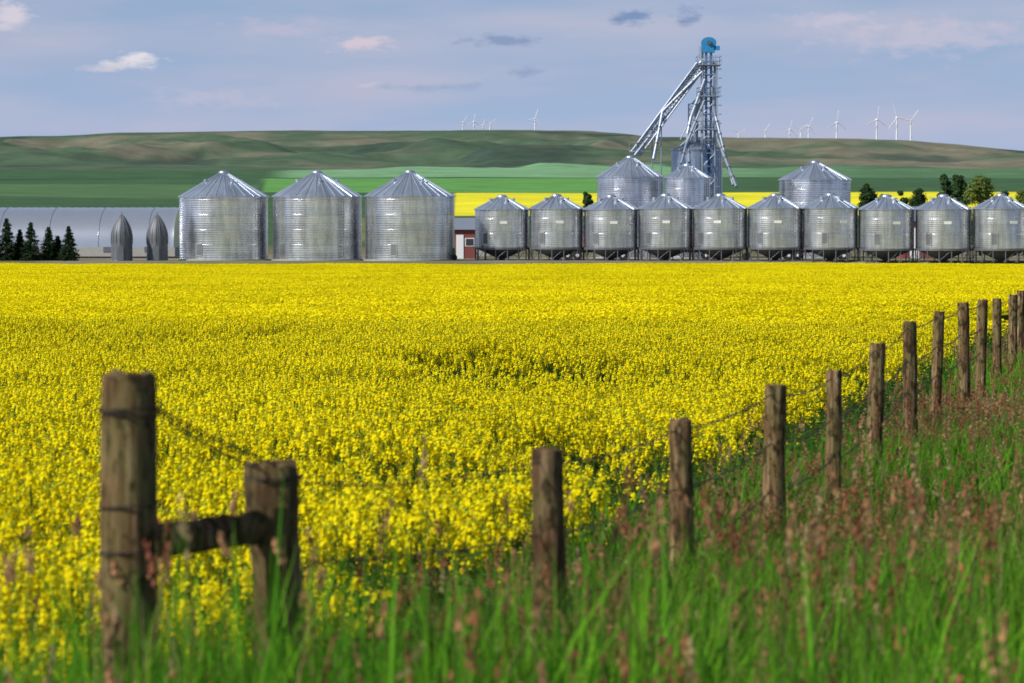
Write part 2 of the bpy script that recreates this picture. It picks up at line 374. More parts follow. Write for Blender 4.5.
# grass
def blade(mb,x,y,h,w,lean,col,mat=0,seg=3):
    an=RU(0,6.28); dx,dy=math.cos(an),math.sin(an); a2=an+math.pi/2+RU(-.5,.5); wx,wy=math.cos(a2)*w,math.sin(a2)*w
    vs=[];cs=[]
    for i in range(seg+1):
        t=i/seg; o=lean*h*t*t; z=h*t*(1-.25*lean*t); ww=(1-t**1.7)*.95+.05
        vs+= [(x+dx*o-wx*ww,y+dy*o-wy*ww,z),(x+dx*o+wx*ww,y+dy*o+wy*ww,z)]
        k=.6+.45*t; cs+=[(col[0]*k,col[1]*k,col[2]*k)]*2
    mb.add(vs,[(2*i,2*i+1,2*i+3,2*i+2) for i in range(seg)],mat,cs)
    return Vector(vs[-1])
def grass(seed,nb,nseed,hs,S=1.0,dry=.2,wide=1.0,lush=False):
    random.seed(seed); mb=MB()
    tuft=[(RU(-S/2,S/2),RU(-S/2,S/2),RU(.65,1.2)) for _ in range(nb//28)]
    for i in range(nb):
        h=RU(*hs)*RU(.7,1.1)
        c=(.14,.27,.028) if R()<.6 else (.06,.155,.02)
        if lush: c=(.15,.36,.022) if R()<.6 else (.065,.22,.016)
        if R()<dry: c=(.34,.26,.12) if R()<.6 else (.24,.22,.07)
        if R()<.6:
            t=random.choice(tuft); x=t[0]+random.gauss(0,.05); y=t[1]+random.gauss(0,.05); h*=t[2]
        else: x,y=RU(-S/2,S/2),RU(-S/2,S/2)
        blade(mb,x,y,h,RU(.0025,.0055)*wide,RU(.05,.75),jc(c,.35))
    for i in range(nseed):
        x,y=RU(-S/2,S/2),RU(-S/2,S/2); h=RU(*hs)*RU(.95,1.35); ln=Vector((RU(-.15,.15),RU(-.15,.15),0))
        p0=Vector((x,y,0)); p1=p0+Vector((0,0,h))+ln; c=(.22,.21,.08)
        mb.tube(p0,p1,.002,.0013,3,0,c,False)
        hc=random.choice([(.36,.15,.08),(.42,.23,.12),(.30,.11,.065),(.42,.30,.16),(.32,.18,.09)]); Lh=RU(.07,.16); droop=Vector((RU(-.05,.05),RU(-.05,.05),0))
        for q in range(20):
            t=R(); r_=.022*(1-.7*t)*RU(.2,1.2); an=RU(0,6.28)
            c0=p1+Vector((math.cos(an)*r_,math.sin(an)*r_,-Lh*(1-t)))+droop*t
            quad(mb,c0,(math.cos(an),math.sin(an),RU(-.3,.3)),RU(.0038,.006),0,jc(hc,.3),1.8)
    return mb.mesh('grass_patch',[M_fol])
GS=1.3
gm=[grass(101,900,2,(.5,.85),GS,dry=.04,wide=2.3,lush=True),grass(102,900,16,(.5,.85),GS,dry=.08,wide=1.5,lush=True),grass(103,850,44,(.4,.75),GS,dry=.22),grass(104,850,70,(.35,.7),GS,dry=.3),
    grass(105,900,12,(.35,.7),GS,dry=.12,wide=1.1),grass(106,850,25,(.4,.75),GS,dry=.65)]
pts=[];rots=[];scl=[];vid=[];L=[]
y=4.8
while y<75:
    st=1.05
    hw=.24*y+3
    for x in np.arange(-hw,hw,st): L.append((x+RU(-.3,.3),y+RU(-.3,.3)))
    y+=st*.92
L=np.array(L); s=fdist(L[:,0],L[:,1])
keep=(s>-1.3)|(L[:,1]<11.7); L=L[keep]; s=s[keep]
gz=ground(L[:,0],L[:,1]); hn=fbm(L[:,0]*.5,L[:,1]*.5,3); vn=fbm(L[:,0]*.35+50,L[:,1]*.35,3)
for (x,y),z,h,v_,ss in zip(L,gz,hn,vn,s):
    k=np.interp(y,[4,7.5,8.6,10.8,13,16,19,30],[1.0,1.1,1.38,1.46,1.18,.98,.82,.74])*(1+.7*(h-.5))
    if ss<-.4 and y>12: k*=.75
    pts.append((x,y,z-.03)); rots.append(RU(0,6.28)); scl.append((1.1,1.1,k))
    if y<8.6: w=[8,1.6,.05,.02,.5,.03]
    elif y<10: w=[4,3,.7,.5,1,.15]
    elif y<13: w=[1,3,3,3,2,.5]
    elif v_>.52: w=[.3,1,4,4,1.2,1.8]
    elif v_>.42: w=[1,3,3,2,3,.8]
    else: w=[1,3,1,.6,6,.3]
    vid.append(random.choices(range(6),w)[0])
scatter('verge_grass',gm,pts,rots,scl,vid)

# broadleaf weeds along the ditch
def weeds(seed):
    random.seed(seed); mb=MB()
    for i in range(22):
        b0=Vector((RU(-.5,.5),RU(-.5,.5),0)); tp=b0+Vector((RU(-.15,.15),RU(-.15,.15),RU(.4,.85)))
        mb.tube(b0,tp,.005,.002,3,0,(.08,.13,.03),False)
        for k in range(16):
            p=b0.lerp(tp,RU(.1,1)); an=RU(0,6.28); L_=RU(.05,.12); leaf(mb,p,(math.cos(an),math.sin(an),RU(-.2,.6)),L_,L_*.22,0,jc((.06,.14,.028),.35))
    return mb.mesh('weed_patch',[M_fol])
wm=[weeds(200+i) for i in range(3)]
pts=[];rots=[];scl=[];vid=[];L=[]
for dd in np.arange(0,60,.6):
    for off in (-2.3,-1.8,-1.3,-.8):
        if R()<.8:
            o=off+RU(-.25,.25); L.append((.148+fdir[0]*dd+o*fdir[1],12+fdir[1]*dd-o*fdir[0]))
for x in np.arange(-9,.6,.55):
    if R()<.5: L.append((x,RU(11.2,12.2)))
L=np.array(L); gz=ground(L[:,0],L[:,1])
for (x,y),z in zip(L,gz): pts.append((x,y,z)); rots.append(RU(0,6.28)); k=RU(.7,1.05); scl.append((1,1,k)); vid.append(random.randint(0,2))
scatter('ditch_weeds',wm,pts,rots,scl,vid)

# ---------------------------------------------------------------- fence
fence=empty('barbed_wire_fence')
def post(name,top,r,base_z,seed,tilt=(0,0),rough=.06,mat=None):
    random.seed(seed); mb=MB(); n=24; H=top.z-base_z; rings=30; vs=[]
    for k in range(rings+1):
        t=k/rings; z=H*t
        for i in range(n):
            an=2*math.pi*i/n
            q=mnoise.noise(Vector((math.cos(an)*1.3+seed*3.1,math.sin(an)*1.3,z*1.6)))*1.2+.7*mnoise.noise(Vector((math.cos(an)*5+seed,math.sin(an)*5,z*3.0)))
            rr=r*(1.05-.08*t)*(1+rough*q*1.4)
            if k==rings: rr*=.965
            zz=z+(mnoise.noise(Vector((math.cos(an)*2+seed,math.sin(an)*2,9)))*r*.28 if k==rings else 0)
            vs.append((rr*math.cos(an)+tilt[0]*(t-1)*H,rr*math.sin(an)+tilt[1]*(t-1)*H,zz-H))
    fs=[(k*n+i,k*n+(i+1)%n,(k+1)*n+(i+1)%n,(k+1)*n+i) for k in range(rings) for i in range(n)]
    mb.add(vs,fs,0,(1,1,1),True)
    tv=vs[-n:]; inner=[(v[0]*.9,v[1]*.9,v[2]+.006) for v in tv]; 
    mb.add(tv+inner+[(0,0,-.004)],[(i,(i+1)%n,n+(i+1)%n,n+i) for i in range(n)]+[(n+i,n+(i+1)%n,2*n) for i in range(n)],0,(1,1,1),False)
    return mb.obj(name,[mat or M_wood],loc=top,parent=fence)
A=P(129,375,10.0); B=P(273,463,10.5)
post('corner_post',A,.100,.3,1,(.01,0),.06); post('brace_post',B,.098,.3,2,(-.02,0),.17,M_woodd)
data=[(547,450),(681,420),(776,386),(835,371),(878,344),(910,322),(939,312),(963,303),(983,300),(997,299),(1013,295),(1021,291)]
tops=[]
for i,(px,py) in enumerate(data):
    tops.append(P(px,py,12+3*i))
for i in range(12,20):
    d=12+3*i; tops.append(Vector((.148+.238*(d-12),d,1.8+RU(-.08,.08))))
for i,t in enumerate(tops):
    random.seed(900+i); post('post_%d'%(i+1),t,.066*RU(.9,1.08),.2,20+i,(RU(-.03,.03),RU(-.03,.03)),.09,M_woodd if i in(0,5) else M_wood)
# brace rail: rough-hewn
random.seed(5); mb=MB(); n=16; L0=P(152,542,9.98); L1=P(262,527,10.40); dv=(L1-L0); vs=[]; rings=24
ax=dv.normalized(); bb=Vector((0,0,1)); bb=(bb-ax*bb.dot(ax)).normalized(); aa=ax.cross(bb)
for k in range(rings+1):
    for i in range(n):
        an=6.2832*i/n; rr=1+.35*mnoise.noise(Vector((math.cos(an)*2,math.sin(an)*2,k*.3)))
        vs.append(L0+dv*(k/rings)+aa*(.038*rr*math.cos(an))+bb*(.060*rr*math.sin(an)))
mb.add(vs,[(k*n+i,k*n+(i+1)%n,(k+1)*n+(i+1)%n,(k+1)*n+i) for k in range(rings) for i in range(n)],0,(1,1,1),True)
mb.add(vs[:n],[tuple(range(n))]); mb.add(vs[-n:],[tuple(range(n))])
mb.obj('brace_rail',[M_woodd],parent=fence)
# wires
mb=MB(); random.seed(77)
def wire(p0,p1,sag,barb=True,r=.0036):
    n=14; pts=[]
    for i in range(n+1):
        t=i/n; p=p0.lerp(p1,t); p.z-=sag*4*t*(1-t); p.z+=RU(-.003,.003); pts.append(p)
    mb.poly(pts,r,5)
    if barb:
        L_=(p1-p0).length; k=int(L_/.13)
        for j in range(1,k):
            t=j/k; p=p0.lerp(p1,t); p.z-=sag*4*t*(1-t)
            for q in range(2):
                dv=Vector((RU(-1,1),RU(-1,1),RU(-1,1))).normalized()*.018; mb.tube(p-dv,p+dv,.0017,.0017,3)
def loop(c,r,z,tilt=0):
    pts=[Vector((c.x+r*math.cos(a),c.y+r*math.sin(a),z+tilt*math.cos(a+.5))) for a in np.linspace(0,6.2832,19)]
    mb.poly(pts,.004,5)
for k in range(2):
    wire(Vector((A.x+.1,A.y-.03,A.z-.115-.012*k)),Vector((B.x+.02-.05*k,B.y-.1,B.z+.0-.02*k)),.012+.01*k,r=.0045)
loop(A,.108,A.z-.12,.01); loop(A,.109,A.z-.13,-.012); loop(A,.110,A.z-.46,.01); loop(A,.109,A.z-.62,.006); loop(B,.108,B.z-.06,.01); loop(B,.111,B.z-.05,-.01)
prev=B; first=True
for i,t in enumerate(tops):
    for k,dz in enumerate((-.05,-.36,-.66)):
        a=Vector((prev.x-.0,prev.y-.06,(prev.z-.06 if first and k==0 else prev.z+dz))); b_=Vector((t.x-.03,t.y-.06,t.z+dz))
        wire(a,b_,.03+.02*R(),barb=(i<9))
    prev=t; first=False
mb.obj('barbed_wire',[M_rust],parent=fence)

# ---------------------------------------------------------------- grain bins
def bin_mesh(R_,Hw,Hc,nrib=28,hopper=False,z0=0.0,wall=0,pitch=.2):
    mb=MB(); zb=z0; seg=72
    if hopper:
        zb=1.35
        mb.lathe([(R_*.98,zb),(.35,zb-1.15),(.3,zb-1.3)],36,2)                  # hopper cone
        mb.lathe([(R_+.03,zb-.12),(R_+.07,zb-.12),(R_+.07,zb+.12),(R_+.03,zb+.12)],48,2,smooth=False)
        for i in range(14):
            a=2*math.pi*i/14; x,y=math.cos(a)*(R_-.02),math.sin(a)*(R_-.02)
            mb.tube((x,y,0),(x,y,zb),.06,.06,6,2); mb.box((x,y,.03),(.35,.35,.06),2)
            a2=2*math.pi*(i+1)/14
            if i%2==0: mb.tube((x,y,.15),(math.cos(a2)*(R_-.02),math.sin(a2)*(R_-.02),zb-.1),.03,.03,4,2)
            mb.tube((x,y,.08),(.3*math.cos(a),.3*math.sin(a),.08),.05,.05,4,2)
    else:
        mb.lathe([(R_+.25,-.4),(R_+.25,.12),(0.01,.12)],48,4,smooth=False)     # concrete pad
        zb=.12
    prof=[]; n=int(Hw/pitch)*4
    for k in range(n+1):
        z=zb+Hw*k/n; prof.append((R_+.008*math.sin(2*math.pi*(k/4)),z))
    mb.lathe(prof,seg,0)
    zt=zb+Hw
    nr_=int(Hw/1.64)
    for k in range(1,nr_+1):
        z=zb+k*1.64
        if z<zt-.1: mb.lathe([(R_+.008,z-.02),(R_+.018,z-.01),(R_+.018,z+.01),(R_+.008,z+.02)],48,0)
    # eave + roof
    mb.lathe([(R_+.01,zt-.04),(R_+.16,zt-.07),(R_+.16,zt-.02),(.55,zt+Hc-.18),(.5,zt+Hc-.15)],56,1,smooth=False)
    mb.lathe([(.55,zt+Hc-.22),(.58,zt+Hc-.02),(.35,zt+Hc+.12),(.01,zt+Hc+.16)],20,1)
    for i in range(nrib):
        a=2*math.pi*i/nrib; c,s_=math.cos(a),math.sin(a)
        mb.tube(((R_+.15)*c,(R_+.15)*s_,zt-.0),(.55*c,.55*s_,zt+Hc-.14),.055,.04,4,1,smooth=False)
    for i in range(4):                                                       # roof vents
        a=math.pi/2*i+.4; rr=R_*.45; z=zt+Hc*(1-.45)+.1
        mb.tube((rr*math.cos(a),rr*math.sin(a),z-.2),(rr*math.cos(a),rr*math.sin(a),z+.3),.18,.2,8,1)
    for aa in (-.75,):                                                       # ladder
        c,s_=math.cos(aa),math.sin(aa); tx,ty=-s_,c
        for o in(-.22,.22): mb.tube(((R_+.18)*c+tx*o,(R_+.18)*s_+ty*o,.4),((R_+.18)*c+tx*o,(R_+.18)*s_+ty*o,zt+.1),.03,.03,4,2)
        z=.5
        while z<zt:
            mb.tube(((R_+.18)*c-tx*.22,(R_+.18)*s_-ty*.22,z),((R_+.18)*c+tx*.22,(R_+.18)*s_+ty*.22,z),.018,.018,4,2); z+=.35
    aa=-2.2; mb.box(((R_+.03)*math.cos(aa),(R_+.03)*math.sin(aa),zb+1.1),(.12,.75,1.4),0,rot=aa)
    mb.box(((R_+.09)*math.cos(aa),(R_+.09)*math.sin(aa),zb+1.1),(.05,.55,1.15),2,rot=aa)
    if hopper:
        aa=-1.5; mb.box(((R_+.04)*math.cos(aa),(R_+.04)*math.sin(aa),zb+Hw*.66),(.04,.8,.3),3,rot=aa)
    w=M_wall if wall==0 else M_bluebin
    return mb.mesh('grain_bin',[w,M_roof,M_dark,M_white,M_conc])
big=bin_mesh(4.9,6.95,2.75,pitch=.24)
YZ=-.12
for i,(px,d) in enumerate([(224,316),(317.5,315),(410,313)]):
    p=P(px,260,d); link(big,'grain_bin',(p.x,d,YZ),[.15,-.2,.3][i])
hop=bin_mesh(2.98,4.35,1.5,nrib=20,hopper=True)
for i,px in enumerate([502,556.5,611,665.5,720,775,830,886,943,1000.5,1058,1116]):
    d=316-i*1.1; link(hop,'hopper_grain_bin',((px-512)/F*d,d,YZ-.1*(i>6)),RU(-.35,.35),(1,1,1+RU(-.01,.01)))
def bin_at(px0,px1,eave,peak,d,wall=0,name='grain_bin'):
    R_=(px1-px0)/2/F*d; zt=P(0,eave,d).z-YZ; zp=P(0,peak,d).z-YZ
    m_=bin_mesh(R_,zt-.12,zp-zt-.1,wall=wall,nrib=26,pitch=.26)
    return link(m_,name,(((px0+px1)/2-512)/F*d,d,YZ),.1)
bin_at(597,663,177,156,345); bin_at(664,710,178,164,340); bin_at(671,722,150,139,352,1); bin_at(779,850,180,161,345)

# ---------------------------------------------------------------- elevator tower
mb=MB(); D=349.0
def T(px,py,dy=0): 
    p=P(px,py,D); return Vector((p.x,D+dy,p.z))
c0=T(708,260); topz=T(708,62).z; w=.78
cor=[(c0.x-w,D-w),(c0.x+w,D-w),(c0.x+w,D+w),(c0.x-w,D+w)]
for x,y in cor: mb.tube((x,y,YZ),(x,y,topz),.12,.12,5,0)
z=YZ; k=0
while z<topz-.5:
    z2=min(z+1.6,topz)
    for i in range(4):
        a=cor[i]; b_=cor[(i+1)%4]
        mb.tube((*a,z2),(*b_,z2),.07,.07,4,0)
        if k%2: mb.tube((*a,z),(*b_,z2),.06,.06,4,0)
        else: mb.tube((*b_,z),(*a,z2),.06,.06,4,0)
    z=z2;k+=1
# two elevator leg trunks, boot
for ox in(-.30,.30): mb.box((c0.x+ox,D,(topz+YZ)/2+.6),(.28,.45,topz-YZ+1.2),3)
mb.box((c0.x,D,YZ+.7),(1.3,.8,1.4),0)
hz=T(0,46).z
prof=[]
for i in range(13):
    a=math.pi*i/12; prof.append((c0.x+.92*math.cos(a),hz+.35+.62*math.sin(a)))
prof+= [(c0.x-.75,hz-.9),(c0.x+.75,hz-.9)]
n=len(prof)
vs=[(x,D-.5,z) for x,z in prof]+[(x,D+.5,z) for x,z in prof]
mb.add(vs,[tuple(range(n)),tuple(range(2*n-1,n-1,-1))]+[(i,(i+1)%n,n+(i+1)%n,n+i) for i in range(n)],1)
mb.tube((c0.x,D-.75,hz+.3),(c0.x,D+.75,hz+.3),.28,.28,10,2); mb.box((c0.x+1.0,D-.2,hz-.35),(.7,.6,.5),1)
mb.tube((c0.x-.9,D,hz-.1),(c0.x-.9,D,hz-1.6),.26,.3,8,0)
for pz,sw in ((T(0,66).z,1.45),(T(0,97).z,1.35),(T(0,130).z,1.3)):
    mb.box((c0.x,D,pz),(sw*2,sw*2,.1),0)
    for i in range(5):
        for y in(-sw,sw): mb.tube((c0.x-sw+i*sw/2,D+y,pz),(c0.x-sw+i*sw/2,D+y,pz+1.05),.035,.035,4,0)
    for y in(-sw,sw):
        for q in (.55,1.05): mb.tube((c0.x-sw,D+y,pz+q),(c0.x+sw,D+y,pz+q),.035,.035,4,0)
    for x in(-sw,sw):
        for q in (.55,1.05): mb.tube((c0.x+x,D-sw,pz+q),(c0.x+x,D+sw,pz+q),.035,.035,4,0)
for o in(-.2,.2): mb.tube((c0.x+1.0,D-w-.1+o,YZ),(c0.x+1.0,D-w-.1+o,topz),.04,.04,4,0)
z=2
while z<topz: 
    mb.lathe([(.36,0),(.36,.08)],8,0,c=(c0.x+1.2,D-w-.1,z)); z+=1.1
def truss(p0,p1,wd,r=.07,bays=10):
    d_=(p1-p0); side=Vector((0,1,0)); ax=d_.normalized(); nn=side.cross(ax).normalized()
    ch=[(-wd/2,-wd/2),(wd/2,-wd/2),(wd/2,wd/2),(-wd/2,wd/2)]
    def q(i,t): return p0+d_*t+nn*ch[i][0]+side*ch[i][1]
    for i in range(4): mb.tube(q(i,0),q(i,1),r,r,5,0)
    for k in range(bays+1):
        t=k/bays
        for i in range(4):
            mb.tube(q(i,t),q((i+1)%4,t),r*.6,r*.6,4,0)
            if k<bays: mb.tube(q(i,t),q((i+1)%4,(k+1)/bays),r*.55,r*.55,4,0)
truss(T(700,66),T(636,153),1.15,.11,14)
mb.tube(T(701,62,-.3),T(631,153,-.3),.24,.24,8,0)
def spout(pts,r=.15,col=2): 
    for a,b_ in zip(pts[:-1],pts[1:]):
        mb.tube(a,b_,r,r,8,0); L_=(b_-a).length; k=int(L_/2.2)
        for j in range(1,k+1): c=a.lerp(b_,j/(k+1)); dd=(b_-a).normalized()*.07; mb.tube(c-dd,c+dd,r+.07,r+.07,8,2)
spout([T(702,72,-.6),T(662,112,-.6),T(652,160,-3)],.19)
spout([T(704,80,-.9),T(690,118,-1.2),T(686,135,-2),T(686,164,-6)],.2)
spout([T(706,84,.9),T(697,112,1.2),T(697,140,1.5)],.2)
spout([T(711,88,-.9),T(717,140,-.9),T(731,188,-8)],.2)
spout([T(704,100,-.9),T(684,145,-4),T(678,165,-6)],.16)
spout([T(713,110,-.6),T(724,160,-3),T(729,186,-6)],.16)
spout([T(705,64,.6),T(672,108,.6),T(634,156,-1)],.17)
for px_,py_,qx,qy in((702,110,690,140),(702,125,676,150),(714,120,722,150),(702,95,680,140),(714,135,727,165)): mb.tube(T(px_,py_),T(qx,qy),.07,.07,5,0)
truss(T(692,104,1.0),T(692,142,1.0),.8,.07,7)
mb.tube(T(692,104,1.0),T(703,92,.5),.1,.1,6,0)
for px_ in (652,661): mb.tube(T(px_,126),T(px_,178),.08,.08,5,0)
for py_ in (138,150,162): mb.tube(T(652,py_),T(661,py_),.06,.06,5,0)
mb.box(T(636,152),(1.6,1.4,.12),0)
for x_ in(629,636,643): mb.tube(T(x_,152,-.7),T(x_,143,-.7),.04,.04,4,0)
mb.tube(T(629,143,-.7),T(643,143,-.7),.04,.04,4,0)
mb.obj('grain_elevator_tower',[M_tower,M_blue,M_dark,plain('trunk_blue_steel',(.11,.21,.38),.4,.3)])

# ---------------------------------------------------------------- warehouse & small silos
def quonset(name,x0,x1,d,half,h,base):
    mb=MB(); n=28; prof=[]
    for i in range(n+1):
        a=math.pi*i/n; prof.append((-math.cos(a)*half,base+math.sin(a)**.85*h))
    m_=int((x1-x0)/1.0); vs=[]
    for k in range(m_*2+1):
        x=x0+(x1-x0)*k/(m_*2); e=.05 if k%2 else 0
        for y,z in prof: vs.append((x,d+y*(1-e/half),z-e))
    W=n+1
    mb.add(vs,[(k*W+i,k*W+i+1,(k+1)*W+i+1,(k+1)*W+i) for k in range(m_*2) for i in range(n)],0,(1,1,1),True)
    for x in (x0,x1):
        vv=[(x,d+y,z) for y,z in prof]; mb.add(vv,[tuple(range(W))],0)
    for k in range(int((x1-x0)/6)):     # joint straps over the arch
        xx=x0+3+k*6; mb.poly([Vector((xx,d+y*1.006,z+.02)) for y,z in prof],.03,4,0)
    mb.box(((x0+x1)/2,d,base-.55),(x1-x0+.3,half*2+.3,1.1),1)
    mb.box((x1+.06,d,base+1.4),(.12,4.5,3.6),2)
    for k in range(7): mb.box((x0+(k+.7)*(x1-x0)/7.3,d-half-.17,base-.25),(1.1,.1,.6),3)
    return mb.obj(name,[M_fabric,M_conc,M_white,M_dark])
d=352; quonset('arched_metal_warehouse',(-110-512)/F*d,(182-512)/F*d,d,8.5,4.9,P(0,247,d).z)
mb=MB(); prof=[(1.15,0)]; 
for k in range(0,12): prof.append((1.15+.02*(k%2),k*.22))
for k in range(13):
    t=k/12; prof.append((1.15*math.cos(t*math.pi/2)**.8+.01,2.6+2.6*t))
mb.lathe(prof,32,0); 
for i in range(16):
    a=2*math.pi*i/16
    pp=[Vector((p[0]*math.cos(a)*1.02,p[0]*math.sin(a)*1.02,p[1])) for p in prof[10:]]; mb.poly(pp,.03,4,1)
mb.box((0,-1.2,.9),(.7,.1,1.5),1); mb.tube((0,0,5.15),(0,0,5.45),.09,.03,6,1); mb.lathe([(1.3,-.3),(1.3,.05),(0.01,.05)],32,2)
sm=mb.mesh('small_pointed_silo',[M_silo,M_dark,M_conc])
for px,d,s_ in((122,310,1.0),(157.5,312,1.0)): link(sm,'pointed_silo',((px-512)/F*d,d,YZ-.1),0,(1,1,s_))

# sheds / trucks
def shed(name,px,d,w_,dep,wall,roofh,mat,rmat):
    mb=MB(); a=w_/2; b_=dep/2
    mb.add([(-a,-b_,0),(a,-b_,0),(a,b_,0),(-a,b_,0),(-a,-b_,wall),(a,-b_,wall),(a,b_,wall),(-a,b_,wall),(-a,0,wall+roofh),(a,0,wall+roofh)],
      [(0,1,5,4),(2,3,7,6),(1,2,6,9,5),(3,0,4,8,7)],0)
    for s_ in(-1,1):
        mb.add([(-a-.3,s_*(b_+.35),wall-.15),(a+.3,s_*(b_+.35),wall-.15),(a+.3,0,wall+roofh+.05),(-a-.3,0,wall+roofh+.05)],[(0,1,2,3)],1)
    mb.box((-a*.3,-b_-.04,wall*.4),(w_*.3,.08,wall*.78),2); mb.box((a*.5,-b_-.04,wall*.55),(.9,.08,.8),3)
    mb.box((a*.5,-b_-.02,wall*.55),(1.1,.06,1.0),2)
    return mb.obj(name,[mat,rmat,M_white,M_glass],((px-512)/F*d,d,YZ))
shed('red_shed',464,338,2.9,6,3.6,1.2,M_redd,M_fabric)
shed('red_barn',915,342,4.2,8,4.6,1.6,M_redd,M_roof)
shed('farm_shed',455,372,9,7,3.2,1.4,M_conc,M_white)
def truck(px,d,rot=0,mat=M_red):
    mb=MB()
    mb.add([(-2.8,-1.15,1.1),(2.2,-1.15,1.1),(2.2,1.15,1.1),(-2.8,1.15,1.1),(-3,-1.25,2.6),(2.3,-1.25,2.6),(2.3,1.25,2.6),(-3,1.25,2.6)],
       [(3,2,1,0),(0,1,5,4),(1,2,6,5),(2,3,7,6),(3,0,4,7),(4,5,6,7)],0)
    for i in range(6): mb.box((-2.4+i*.9,-1.25,1.85),(.08,.1,1.4),0)
    mb.box((3.2,0,1.9),(1.5,2.1,1.6),1); mb.box((4.5,0,1.35),(1.2,1.8,.9),1); mb.box((3.3,0,2.72),(1.2,1.9,.1),1)
    mb.box((3.25,-1.07,2.15),(.9,.04,.6),3); mb.box((3.97,0,2.15),(.04,1.7,.6),3); mb.box((1,0,.95),(8,.9,.25),2)
    for x in(-2,-.9,4.3):
        for y in(-1.0,1.0): mb.tube((x,y-.17,.5),(x,y+.17,.5),.5,.5,16,2); mb.tube((x,y-.19,.5),(x,y+.19,.5),.2,.2,10,1)
    return mb.obj('grain_truck',[mat,M_white,M_black,M_glass],((px-512)/F*d,d,YZ),rot)
truck(585,326); truck(698,327,math.pi); truck(805,325); 
mb=MB(); mb.box((0,0,.75),(1.2,1,.7),0); 
for x in(-.45,.45): mb.tube((x,-.6,.35),(x,-.45,.35),.35,.35,14,1); mb.tube((x,.45,.35),(x,.6,.35),.35,.35,14,1)
mb.tube((-.2,0,1.0),(-.2,0,1.6),.05,.05,6,1); mb.box((.3,0,1.25),(.5,.7,.35),0)
mb.obj('green_utility_cart',[M_green,M_black],((450-512)/F*312,312,YZ))
mb=MB(); mb.tube((-2.5,0,.4),(4.5,0,3.4),.16,.16,10,0); mb.tube((0,-.8,.4),(1.8,0,2.1),.05,.05,5,1); mb.tube((0,.8,.4),(1.8,0,2.1),.05,.05,5,1)
for y in(-.8,.8): mb.tube((0,y-.1,.4),(0,y+.1,.4),.4,.4,14,1)
mb.box((-2.6,0,.35),(.8,.7,.4),0); mb.tube((4.5,0,3.4),(4.6,0,2.9),.16,.14,10,0)
mb.obj('grain_auger',[M_red,M_black],((755-512)/F*310,322,YZ))

# ---------------------------------------------------------------- trees
def spruce(seed,H,Rb):
    random.seed(seed); mb=MB(); mb.tube((0,0,0),(0,0,H*.97),.11,.02,7,1)
    z=H*.03
    while z<H*.99:
        t=z/H; rr=Rb*(1-t)**.85*RU(.8,1.1)+.05; nbr=int(8+7*(1-t))
        for i in range(nbr):
            an=RU(0,6.28); L_=rr*RU(.7,1.15); e=Vector((math.cos(an)*L_,math.sin(an)*L_,z-.12*L_+RU(-.05,.1)))
            mb.tube((0,0,z),e,.015,.005,3,1,cap=False)
            for q in range(int(7+16*L_)):
                tt=R()**.7; p=Vector((0,0,z)).lerp(e,tt)+Vector((RU(-.1,.1),RU(-.1,.1),RU(-.12,.06)))
                quad(mb,p,(RU(-1,1),RU(-1,1),RU(0,1)),RU(.05,.11),0,jc((.022,.045,.02),.4),.4)
        z+=H*.042
    return mb.mesh('spruce_tree',[M_tree,M_bark])
for i,(px,yt) in enumerate([(-14,222),(7,217),(20,229),(31,221),(49,226),(58,235),(69,225)]):
    d=309+i%3; H=(262-yt)/F*d; link(spruce(300+i,H,H*.35),'spruce_tree',((px-512)/F*d,d,YZ-.15))
def tree(seed,H,W,col):
    random.seed(seed); mb=MB(); mb.tube((0,0,0),(RU(-.2,.2),0,H*.45),.2,.12,8,1)
    lobes=[]
    for i in range(22):
        an=RU(0,6.28); t=R(); z=H*(.12+.78*t); rr=W/2*math.sin(math.pi*min(1,.3+.66*t))*RU(.3,.95)
        c=Vector((math.cos(an)*rr,math.sin(an)*rr,z)); lobes.append((c,RU(.12,.24)*W))
        mb.tube((0,0,z*.6),c,.06,.02,5,1,cap=False)
    lobes.append((Vector((RU(-.3,.3),0,H*.92)),W*.11)); lobes.append((Vector((RU(-.8,.8),0,H*.8)),W*.18))
    for c,r_ in lobes:
        sh=RU(.65,1.3)
        for q in range(240):
            v=Vector((random.gauss(0,1),random.gauss(0,1),random.gauss(0,1))).normalized()*r_*(R()**.4)*RU(.8,1.3); v.z*=.85
            cc=jc(col,.35); cc=tuple(k*sh for k in cc)
            quad(mb,c+v,v+Vector((RU(-.3,.3),RU(-.3,.3),.3))*r_,RU(.08,.17),0,cc,.6)
    return mb.mesh('broadleaf_tree',[M_tree,M_bark])
dk=(.035,.065,.025); lt=(.12,.17,.04)
for i,(px,yt,wp,c) in enumerate([(868,182,24,dk),(884,194,22,lt),(900,190,22,dk),(919,187,24,dk),(943,172,24,dk),(957,174,28,dk),(980,177,44,lt),(1002,191,32,dk),(1024,190,36,lt),(587,190,14,dk),(1050,180,34,dk)]):
    d=372+(i*7)%20; H=(258-yt)/F*d; link(tree(400+i,H,wp/F*d*1.2,c),'broadleaf_tree',((px-512)/F*d,d,-.1))

